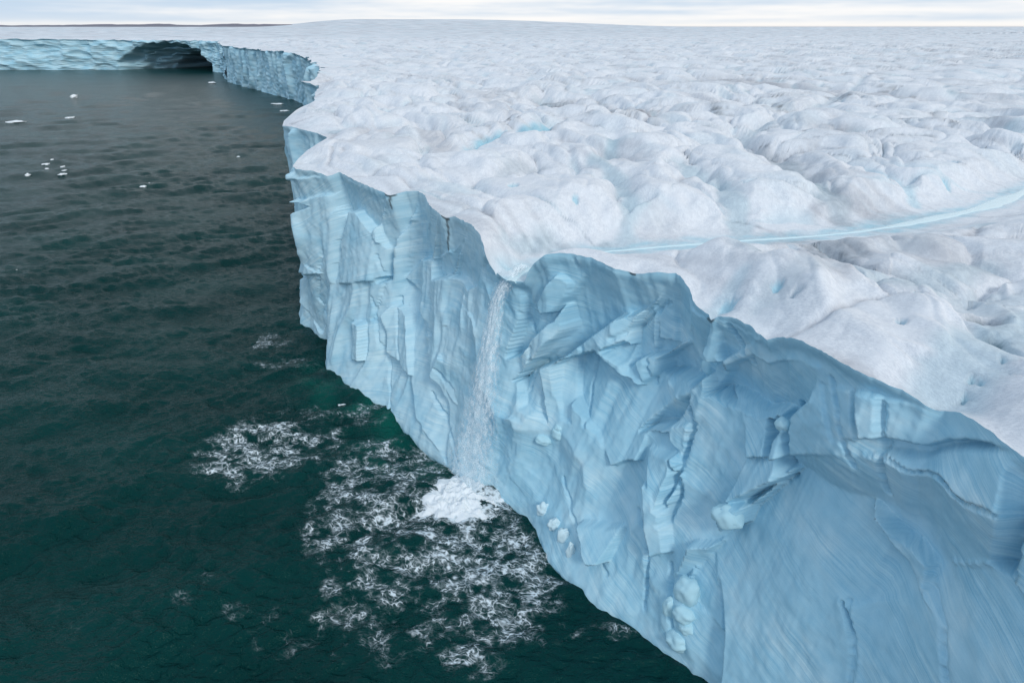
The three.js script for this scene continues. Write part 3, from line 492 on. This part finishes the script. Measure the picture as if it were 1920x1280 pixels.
const wallRelief = (s, t, i) => {
  const y = -1.5 + t * 34, x = worldX(s, footNu[i]);
  const w = n2(x * 0.02, y * 0.04) * 5;
  let e = (chips((x + w) / 16, (y + x * 0.05) / 8, 71, 1) - 0.45) * 3.2 + (chips((x + w) / 6, y / 3.4, 73, 1) - 0.4) * 1.3 + n2(x * 0.2, y * 0.5) * 0.5;
  // scalloped shells left by fallen slabs, and the big arched cave
  for (const [cx, cy, rx, ry, dep] of [[-495, 2, 22, 19, 3.2], [-468, -2, 16, 9, 3.5], [-555, -2, 13, 7, 2.4], [-540, 21, 26, 6, 2]]) { const q = Math.hypot((x - cx) / rx, (y - cy) / ry); if (q < 1) e -= dep * Math.sqrt(1 - q * q) * 1.1; }
  const arch = (cx, cy, rx, ry, dep, ridged) => { const q = Math.hypot((x - cx) / rx, (y - cy) / ry) + 0.05 * n2(x * 0.06, y * 0.1); if (q < 1) { const b = (1 - q) * ridged; return -dep * Math.pow(1 - q, 0.75) - 4.5 * (b - Math.floor(b)); } return 0; };
  e += arch(-390, -1, 62, 31, 66, 5) + arch(-368, -1, 42, 21, 80, 3);
  return e;
};
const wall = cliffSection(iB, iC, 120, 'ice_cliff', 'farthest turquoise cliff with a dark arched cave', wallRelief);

// ------------------------------------------------------------------ sea
const waves = []; { const R = rng(5); for (let k = 0; k < 80; k++) { const L = 0.9 * Math.pow(30, R()), a = 1.35 + (R() - 0.5) * 1.5 * (L < 4 ? 1.5 : 1), q = TAU / L; waves.push([Math.cos(a) * q, Math.sin(a) * q, R() * TAU, 0.0135 * Math.pow(L, 0.66), L]); } }
function seaHeight(x, z, foot) {
  const r = Math.hypot(x, z, EYE), gust = 0.75 + 0.4 * n2(x * 0.012, z * 0.012); let h = 0;
  const wx = x + n2(x * 0.05, z * 0.05) * 1.5, wz = z + n2(x * 0.05 + 9, z * 0.05) * 1.5;
  for (const w of waves) { const f = clamp((w[4] / foot - 1.1) / 1.4); if (f <= 0) continue; const c = Math.sin(wx * w[0] + wz * w[1] + w[2]); h += f * w[3] * (c + 0.35 * (1 - Math.abs(c)) * 1.2 ); }
  return h * gust;
}
const surge = at(880, 960), inIce = (x, z, m) => { const s = sg(x, z), c = colAt(s); return nu(x, z) > Math.min(look(footNu, c), 1e9) + m; };
{
  const cols = 620, rows = 760, pos = new Float32Array(cols * rows * 3), uv = new Float32Array(cols * rows * 2), col = new Float32Array(cols * rows * 3), iceIn = new Uint8Array(cols * rows);
  for (let i = 0; i < cols; i++) for (let j = 0; j < rows; j++) {
    const az = mix(-0.95, 1.05, i / (cols - 1)), dep = mix(1.12, 0.0395, Math.pow(j / (rows - 1), 0.92)), r = j === 0 ? 4 : EYE / Math.tan(dep);
    const x = -Math.sin(az) * r, z = -Math.cos(az) * r, k = i * rows + j, far = Math.hypot(r, EYE);
    const h = seaHeight(x, z, Math.max(0.35, far * far / EYE * 0.0008));
    pos[k * 3] = x; pos[k * 3 + 1] = h; pos[k * 3 + 2] = z; uv[k * 2] = x / 11; uv[k * 2 + 1] = z / 11;
    const s = sg(x, z), off = look(footNu, colAt(s)) - nu(x, z); iceIn[k] = off < (s > 600 ? -140 : -6) ? 1 : 0;
    // silt-green, bubble-clouded water against the ice
    const milk = clamp(smooth(9, 0, off) * smooth(48, 62, s) * smooth(95, 78, s) * (0.55 + 0.6 * n2(x * 0.16, z * 0.16))) * 0.8, patch = 0.5 + 0.5 * n2(x * 0.03, z * 0.04);
    col[k * 3] = mix(0.001, 0.002, patch) + milk * 0.003; col[k * 3 + 1] = mix(0.028, 0.04, patch) + milk * 0.075; col[k * 3 + 2] = mix(0.028, 0.039, patch) + milk * 0.05;
  }
  const m = gridMesh(cols, rows, pos, uv, col, M.sea, (i, j) => { const a = i * rows + j; return !(iceIn[a] && iceIn[a + 1] && iceIn[a + rows] && iceIn[a + rows + 1]); });
  const g = m.geometry.index.array; for (let k = 0; k < g.length; k += 3) { const t = g[k + 1]; g[k + 1] = g[k + 2]; g[k + 2] = t; }
  m.geometry.computeVertexNormals();
  if (m.geometry.attributes.normal.getY(300 * rows + 300) < 0) { for (let k = 0; k < g.length; k += 3) { const t = g[k + 1]; g[k + 1] = g[k + 2]; g[k + 2] = t; } m.geometry.computeVertexNormals(); }
  add(m, 'sea', { kind: 'structure', label: 'dark green choppy sea below the ice cliff', category: 'sea' });
}

// ------------------------------------------------------------------ foam
{
  const X0 = -40, X1 = 16, Z0 = -106, Z1 = -34, W = 1600, H = 2048;
  // patches: [px, py, half width px, half height px, strength]
  const P = [[480, 850, 105, 62, 0.85], [560, 835, 80, 45, 0.6], [720, 885, 120, 60, 0.72], [650, 960, 75, 90, 0.72], [760, 980, 120, 90, 0.8], [860, 1000, 110, 75, 1.0], [920, 1060, 110, 70, 1.05], [800, 1090, 130, 60, 0.72], [690, 1060, 90, 70, 0.66], [990, 1110, 70, 60, 0.85], [930, 1150, 70, 80, 0.72], [640, 1140, 60, 50, 0.5], [890, 1235, 60, 45, 0.68], [1010, 1180, 60, 40, 0.5], [1130, 1190, 70, 18, 0.45], [1220, 1240, 60, 14, 0.4], [870, 950, 90, 55, 1.3],
    [460, 600, 30, 14, 0.5], [490, 645, 55, 18, 0.55], [540, 682, 70, 14, 0.42], [60, 900, 60, 22, 0.42], [600, 800, 120, 40, 0.35], [700, 780, 60, 22, 0.45], [330, 1140, 50, 22, 0.3], [440, 1155, 50, 18, 0.38], [380, 1095, 30, 14, 0.3], [760, 1200, 160, 60, 0.42], [550, 1180, 90, 60, 0.3], [505, 345, 22, 7, 0.42], [480, 870, 60, 30, 0.4], [200, 1170, 120, 40, 0.2]]
    .map(([x, y, a, b, k]) => { const c = at(x, y), e = at(x + a, y), f = at(x, y - b), g = at(x, y + b); return [c[0], c[2], Math.abs(e[0] - c[0]), Math.abs(f[2] - g[2]) / 2, k]; });
  const dens = (x, z) => { let v = 0; for (const p of P) { const q = ((x - p[0]) / p[2]) ** 2 + ((z - p[1]) / p[3]) ** 2; if (q < 1.7) v = Math.max(v, p[4] * smooth(1.7, 0.3, q)); } return v; };
  const D = new Float32Array(202 * 202); for (let j = 0; j <= 200; j++) for (let i = 0; i <= 200; i++) D[j * 202 + i] = dens(mix(X0, X1, i / 200), mix(Z0, Z1, j / 200));
  const alpha = texture(W, H, (u, v, o) => {
    const fx = u * 200, fz = v * 200, a = Math.floor(fx), b = Math.floor(fz), k = b * 202 + a, tx = fx - a, tz = fz - b;
    let den = mix(mix(D[k], D[k + 1], tx), mix(D[k + 202], D[k + 203], tx), tz); o[3] = 255;
    if (den < 0.02) { o[0] = o[1] = o[2] = 0; return; }
    const x = mix(X0, X1, u), z = mix(Z0, Z1, v);
    const wx = n2(x * 0.35, z * 0.35) * 0.9 + n2(x * 1.1, z * 1.1) * 0.38 + n2(x * 3.1, z * 3.1) * 0.05, wz = n2(x * 0.35 + 50, z * 0.35) * 0.9 + n2(x * 1.1 + 30, z * 1.1) * 0.38 + n2(x * 3.1 + 9, z * 3.1) * 0.05;
    den *= 0.72 + 0.62 * n2b(x * 0.24, z * 0.3) + 0.35 * n2b(x * 0.7, z * 0.9);
    if (den <= 0) { o[0] = o[1] = o[2] = 0; return; }
    const fx2 = (x + 0.35 * z) * 0.62, fz2 = (z - 0.35 * x) * 1.05;
    let f = worley((fx2 + wx * 0.55) / 1.7, (fz2 + wz * 0.55) / 1.25, 81); const e1 = f.f2 - f.f1;
    f = worley((fx2 + wx * 0.4) / 0.62 + 7, (fz2 + wz * 0.4) / 0.5, 87); const e2 = f.f2 - f.f1;
    f = worley((fx2 + wx * 0.3) / 0.24, (fz2 + wz * 0.3) / 0.22, 93); const e3 = f.f2 - f.f1;
    const pat = 0.5 + 0.5 * n2(x * 0.8 + 3, z * 0.95), pat2 = 0.5 + 0.5 * n2b(x * 1.9, z * 2.3), d1 = clamp(den);
    const w1 = 1 - smooth(0, 0.035 + 0.13 * d1 * pat2, e1), w2 = 1 - smooth(0.0, 0.08 + 0.34 * d1 * d1 * pat, e2), w3 = 1 - smooth(0, 0.5, e3);
    let q = 0.75 * w1 * smooth(0.12, 0.7, den) * (0.45 + 0.7 * pat2) + 0.8 * w2 * smooth(0.22, 0.95, den) * (0.25 + 0.9 * pat) + 0.34 * w3 * pat * pat2 * smooth(0.15, 0.7, den) * 2 + 0.5 * den * smooth(0.2, 0.9, den) * pat * pat2;
    q = q * mix(0.75, 1.05, w3) + smooth(1.2, 1.7, den) * 0.6;
    o[0] = o[1] = o[2] = 255 * clamp(q);
  }, false, false);
  const cols = 330, rows = 420, pos = new Float32Array(cols * rows * 3), uv = new Float32Array(cols * rows * 2), use = new Uint8Array(cols * rows);
  for (let i = 0; i < cols; i++) for (let j = 0; j < rows; j++) {
    const x = mix(X0, X1, i / (cols - 1)), z = mix(Z0, Z1, j / (rows - 1)), k = i * rows + j; const far = Math.hypot(x, z, EYE);
    pos[k * 3] = x; pos[k * 3 + 1] = seaHeight(x, z, Math.max(0.35, far * far / EYE * 0.0008)) + 0.05; pos[k * 3 + 2] = z; uv[k * 2] = i / (cols - 1); uv[k * 2 + 1] = j / (rows - 1);
    use[k] = dens(x, z) > 0.01 && !inIce(x, z, 2) ? 1 : 0;
  }
  const m = gridMesh(cols, rows, pos, uv, null, new THREE.MeshStandardMaterial({ color: new THREE.Color(0.66, 0.75, 0.8), roughness: 0.8, alphaMap: alpha, transparent: true, depthWrite: false }), (i, j) => use[i * rows + j] || use[i * rows + j + rows] || use[i * rows + j + 1]);
  if (m.geometry.attributes.normal.getY(Math.floor(cols / 2) * rows + 210) < 0) { const g = m.geometry.index.array; for (let k = 0; k < g.length; k += 3) { const t = g[k + 1]; g[k + 1] = g[k + 2]; g[k + 2] = t; } m.geometry.computeVertexNormals(); }
  add(m, 'sea_foam', { kind: 'stuff', label: 'white foam streaked over the sea where the fall lands', category: 'foam' });
}

// ------------------------------------------------------------------ far headland: a low dark ridge standing out of the ice
{
  const nx = 220, prof = [[-1.3, 0], [-1, 0.55], [-0.5, 0.9], [0, 1], [0.5, 0.8], [1, 0.4], [1.4, 0]], pos = new Float32Array(nx * 7 * 3), uv = new Float32Array(nx * 7 * 2);
  for (let i = 0; i < nx; i++) { const px = mix(-900, 742, i / (nx - 1)), w = at(px, 49.9, 44), k = 7000 / -w[2], x = (px - 960) / FL / CP * 7000 * 1.085, hh = (24 + 10 * n2(i * 0.07, 4) + 4 * n2(i * 0.3, 9)) * smooth(742, 600, px) ** 0.7;
    for (let j = 0; j < 7; j++) { const q = i * 7 + j; pos[q * 3] = x; pos[q * 3 + 1] = 40 + prof[j][1] * Math.max(hh, 1); pos[q * 3 + 2] = -7000 - prof[j][0] * 260; uv[q * 2] = x / 50; uv[q * 2 + 1] = j; } }
  add(gridMesh(nx, 7, pos, uv, null, M.rock), 'headland', { kind: 'structure', label: 'low dark rocky headland on the far horizon', category: 'headland' });
}

// ------------------------------------------------------------------ points on the finished cliff face
function onCliff(px, py, lift = 0) {
  let q = invert(px, py, 0), d = 0;
  for (let k = 0; k < 4; k++) { d = nearRelief(q[0], q[1]); q = invert(px, py, d + lift); }
  const c = colAt(q[0]), p = basePoint(c, q[1]), i = Math.round(c), e = nearRelief(q[0], q[1]) * smooth(1, 0.955, q[1]) + lift;
  return new THREE.Vector3(p[0] + outX[i] * e, p[1], p[2] + outZ[i] * e);
}
const OUT = new THREE.Vector3(outX[Math.round(colAt(45))], 0, outZ[Math.round(colAt(45))]).normalize();
function lump(seed, detail, rough, sharp = 0) { // an ice boulder, mesh of its own
  let g = new THREE.IcosahedronGeometry(1, detail); g.deleteAttribute('uv'); g.deleteAttribute('normal'); g = mergeVertices(g, 1e-4);
  const p = g.attributes.position;
  for (let i = 0; i < p.count; i++) { const x = p.getX(i), y = p.getY(i), z = p.getZ(i); let k = 1 + rough * n3(x * 1.1 + seed, y * 1.1, z * 1.1) + rough * 0.4 * n3(x * 2.7, y * 2.7 + seed, z * 2.7);
    if (sharp) { const a = hash(seed, 1, 5) * 6, c = Math.abs(Math.sin(x * 2.1 + a)) + Math.abs(Math.sin(y * 1.9 + a * 2)) + Math.abs(Math.sin(z * 2.3 + a)); k *= 1 - sharp * 0.2 * c; }
    p.setXYZ(i, x * k, y * k, z * k); }
  g.computeVertexNormals(); return g;
}

// ------------------------------------------------------------------ boulders of ice held in the face
const taken = {};
const numbered = (n) => { taken[n] = (taken[n] ?? -1) + 1; return taken[n] ? n + '_' + String(taken[n]).padStart(3, '0') : n; };
for (const [px, py, rx, ry, label, group] of [
  [1330, 683, 13, 20, 'smooth egg-shaped ice boulder under the overhang near the rim notch'],
  [1482, 789, 13, 12, 'small round ice boulder at the corner below the dark box-like overhang'],
  [1302, 690 + 0, 9, 12, 'little ice knob just left of the egg-shaped boulder'],
  [1290, 1108, 22, 24, 'large rounded ice boulder on top of the cluster low on the cliff'],
  [1283, 1150, 19, 14, 'ice boulder second from the top of the low cluster'],
  [1256, 1140, 12, 22, 'narrow upright ice boulder on the left of the low cluster'],
  [1288, 1176, 14, 11, 'ice boulder second from the bottom of the low cluster'],
  [1274, 1200, 22, 16, 'broad ice boulder at the bottom of the low cluster'],
  [1365, 968, 26, 18, 'angular ice block jutting out at the end of the diagonal overhang'],
  [1047, 812, 14, 14, 'pale knobbly ice block left of the big smooth panel'],
  [1020, 822, 18, 9, 'flat pale ice block beside the knobbly one right of the fall'],
  [1048, 802, 9, 7, 'small pale ice chip on top of the knobbly block'],
]) {
  const p = onCliff(px, py, -0.3), k = p.distanceTo(camera.position) / FL;
  const m = new THREE.Mesh(lump(px + py, 5, 0.14, 0), M.block); m.position.copy(p); m.scale.set(rx * k * 1.05, ry * k * 1.1, rx * k * 0.9); m.rotation.y = Math.atan2(OUT.x, OUT.z);
  add(m, numbered('ice_boulder'), { label, category: 'ice boulder', group: 'boulders of ice wedged in the cliff face' });
}
for (const [px, py, rx, ry, label] of [
  [1018, 955, 12, 14, 'upper piece of the white ice rubble streak above the waterline'], [1040, 983, 12, 13, 'middle piece of the white ice rubble streak above the waterline'],
  [1056, 1005, 11, 18, 'lower piece of the white ice rubble streak above the waterline'], [1070, 1034, 8, 18, 'lowest slim piece of the white ice rubble streak above the waterline'],
]) {
  const p = onCliff(px, py, 0.1), k = p.distanceTo(camera.position) / FL, m = new THREE.Mesh(lump(px * 3, 5, 0.26, 0), M.rubble); m.position.copy(p); m.scale.set(rx * k, ry * k, rx * k * 0.7);
  add(m, numbered('ice_rubble'), { label, category: 'ice rubble', group: 'white rubble low on the cliff' });
}

// ------------------------------------------------------------------ meltwater in the channel and the fall
{
  const d = drains[0], curve = new THREE.CatmullRomCurve3(d.q.map(([x, z], i) => new THREE.Vector3(x, d.floor[i] + 0.07, z))), n = 260, m = 13, pos = new Float32Array(n * m * 3), uv = new Float32Array(n * m * 2);
  for (let i = 0; i < n; i++) { const t = i / (n - 1) * 0.94, p = curve.getPoint(t), e = curve.getTangent(t), w = d.w * mix(0.6, 0.13, smooth(0.15, 0.45, t)) * (1 + 0.5 * n2(t * 14, 3)) + 0.25 * smooth(0.8, 0.94, t); const l = Math.hypot(e.x, e.z);
    for (let j = 0; j < m; j++) { const v = (j / (m - 1) - 0.5) * 2 * w, k = i * m + j; pos[k * 3] = p.x - e.z / l * v; pos[k * 3 + 1] = p.y + n2(i * 0.2, j * 0.4) * 0.02 - 0.22 * Math.pow(Math.abs(v) / w, 4); pos[k * 3 + 2] = p.z + e.x / l * v; uv[k * 2] = t * 20; uv[k * 2 + 1] = v / 4; } }
  add(gridMesh(n, m, pos, uv, null, M.melt), 'meltwater_stream', { kind: 'structure', label: 'turquoise meltwater stream running through the ice to the fall', category: 'stream' });
}
{
  const fall = new THREE.Group(); fall.name = 'waterfall'; fall.userData = { label: 'white meltwater fall pouring from the notch in the ice cliff into the sea', category: 'waterfall' }; scene.add(fall);
  const path = [[985, 495, 16], [958, 518, 22], [936, 556, 22], [927, 600, 28], [918, 660, 37], [909, 730, 48], [899, 800, 60], [887, 858, 72], [876, 905, 84]];
  const pts = path.map(([x, y], i) => i === 0 ? new THREE.Vector3(...at(x, y, 23.5)) : i === 1 ? new THREE.Vector3(...at(x, y, 23.1)) : onCliff(x, y, mix(0.6, 1.5, i / 8)));
  for (let k = 3; k < pts.length - 1; k++) pts[k].lerp(pts[k - 1].clone().add(pts[k + 1]).multiplyScalar(0.5), 0.5);
  fall.position.copy(pts[pts.length - 1]); fall.position.y = 0;
  const o = fall.position, curve = new THREE.CatmullRomCurve3(pts), wid = (t) => { const q = t * 8, i = Math.min(7, Math.floor(q)), k = mix(path[i][2], path[i + 1][2], q - i); return k * curve.getPoint(t).distanceTo(camera.position) / FL; };
  const side = new THREE.Vector3(-OUT.z, 0, OUT.x);
  const n = 150, m = 22, pos = new Float32Array(n * m * 3), uv = new Float32Array(n * m * 2);
  for (let i = 0; i < n; i++) { const t = i / (n - 1), p = curve.getPoint(t), w = wid(t); for (let j = 0; j < m; j++) { const v = j / (m - 1) - 0.5, k = i * m + j, q = p.clone().addScaledVector(side, v * 2 * w).addScaledVector(OUT, 0.28 * Math.cos(v * Math.PI) + n2(v * 5, t * 6) * 0.14 + n2b(v * 20, t * 30) * 0.03).sub(o); pos[k * 3] = q.x; pos[k * 3 + 1] = q.y; pos[k * 3 + 2] = q.z; uv[k * 2] = v + 0.5; uv[k * 2 + 1] = t; } }
  const al = texture(256, 1024, (u, v, c) => { const e = 1 - Math.abs(u - 0.5) * 2, f = fbm(u * 9 + 2, v * 26, 4) + 0.5 * n2b(u * 40, v * 110) + 0.3 * n2(u * 90, v * 240); c[0] = c[1] = c[2] = 255 * clamp((0.72 + f * 0.62) * smooth(0.0, 0.85, e + 0.3 * f) * mix(1.1, 0.62, v)); }, false, false);
  add(gridMesh(n, m, pos, uv, null, new THREE.MeshStandardMaterial({ color: new THREE.Color(0.84, 0.94, 0.98), roughness: 0.8, alphaMap: al, transparent: true })), 'water_curtain', {}, fall);
  const R = rng(77), N = 500, drops = new THREE.InstancedMesh(new THREE.IcosahedronGeometry(1, 1), M.white, N), mt = new THREE.Matrix4(), qt = new THREE.Quaternion(), ga = () => (R() + R() + R() - 1.5) / 1.5;
  for (let k = 0; k < N; k++) { const t = Math.pow(R(), 0.85), p = curve.getPoint(t), w = wid(t), r = mix(0.015, 0.04, R()) * mix(1, 0.6, t); p.addScaledVector(side, ga() * w * 1.15).addScaledVector(OUT, 0.25 + ga() * mix(0.25, 0.7, t)); p.y += ga() * 0.3; p.sub(o); drops.setMatrixAt(k, mt.compose(p, qt, new THREE.Vector3(r, r * 1.7, r))); }
  add(drops, 'spray', { kind: 'stuff' }, fall);
  // heap of white water where it lands
  const g = new THREE.SphereGeometry(1, 120, 50, 0, TAU, 0, Math.PI / 2), gp = g.attributes.position, c = new THREE.Vector3(...at(868, 944)).sub(o);
  for (let i = 0; i < gp.count; i++) { let x = gp.getX(i), y = gp.getY(i), z = gp.getZ(i); const k = 1 + 0.16 * n3(x * 1.6, y, z * 1.6) + 0.06 * n3(x * 5, y * 3, z * 5) + 0.03 * n3(x * 14, y * 8, z * 14); gp.setXYZ(i, c.x + x * 5.2 * k, c.y - 0.05 + Math.pow(y, 1.4) * 1.5 * (1 + 0.25 * n3(x * 4, 2, z * 4) + 0.12 * n3(x * 12, 5, z * 12)), c.z + z * 4.6 * k); }
  g.computeVertexNormals(); add(new THREE.Mesh(g, M.white), 'splash', {}, fall);
}

// ------------------------------------------------------------------ ice afloat
for (const [px, py, w, h, label] of [
  [139, 183, 9, 9, 'small upright white growler alone in the far cove'], [30, 231, 27, 4, 'long flat white floe near the left edge of the photo'], [130, 221, 13, 3, 'short flat floe right of the long flat floe'],
  [97, 301, 5, 3, 'smallest bit of ice, topmost of the loose cluster'], [86, 309, 12, 3, 'thin floe on the left of the loose cluster'], [117, 313, 7, 3, 'small floe on the right of the loose cluster'], [87, 317, 6, 3, 'small floe under the thin floe in the loose cluster'],
  [120, 322, 7, 3, 'small floe just above the lowest floe of the cluster'], [116, 328, 13, 4, 'lowest and longest floe of the loose cluster'], [52, 331, 9, 6, 'chunky growler left of the loose cluster'], [447, 295, 6, 4, 'small white ice bit nearest the cliff corner in mid water'],
  [268, 352, 13, 4, 'thin slanted floe in open water right of the cluster'], [279, 344, 5, 3, 'tiny ice bit beside the thin slanted floe'], [397, 156, 14, 3, 'flat pale floe in front of the cave mouth'], [31, 511, 6, 4, 'bright little ice bit at the left edge in mid water'],
  [642, 762, 18, 7, 'pale ice chunk afloat under the cliff above the foam'], [520, 195, 26, 2.5, 'thin floe along the foot of the fluted far cliff'], [532, 208, 18, 2.5, 'thin floe where the fluted cliff meets the near corner'], [665, 771, 8, 4, 'small ice bit right of the pale chunk under the cliff'],
  [348, 581, 4, 3, 'tiny ice bit in open water between cliff corner and left edge'],
]) {
  const p = at(px, py, 0.1), k = Math.hypot(p[0], EYE, p[2]) / FL, dip = Math.atan2(EYE, Math.hypot(p[0], p[2]));
  const m = new THREE.Mesh(lump(px * 7 + 1, 3, 0.4, 0.5), M.white); const H = h * k * 0.62, D = Math.min(w * k, h * k * 0.5 / Math.max(0.12, Math.sin(dip)));
  m.position.set(p[0], seaHeight(p[0], p[2], 1) * 0.6 + H * 0.25, p[2]); m.scale.set(w * k * 0.5, H * 0.75, D * 0.75); m.rotation.y = (hash(px, py, 3) - 0.5) * 0.5;
  add(m, numbered('ice_floe'), { label, category: 'ice floe', group: 'bits of ice afloat in the bay' });
}

renderer.render(scene, camera);
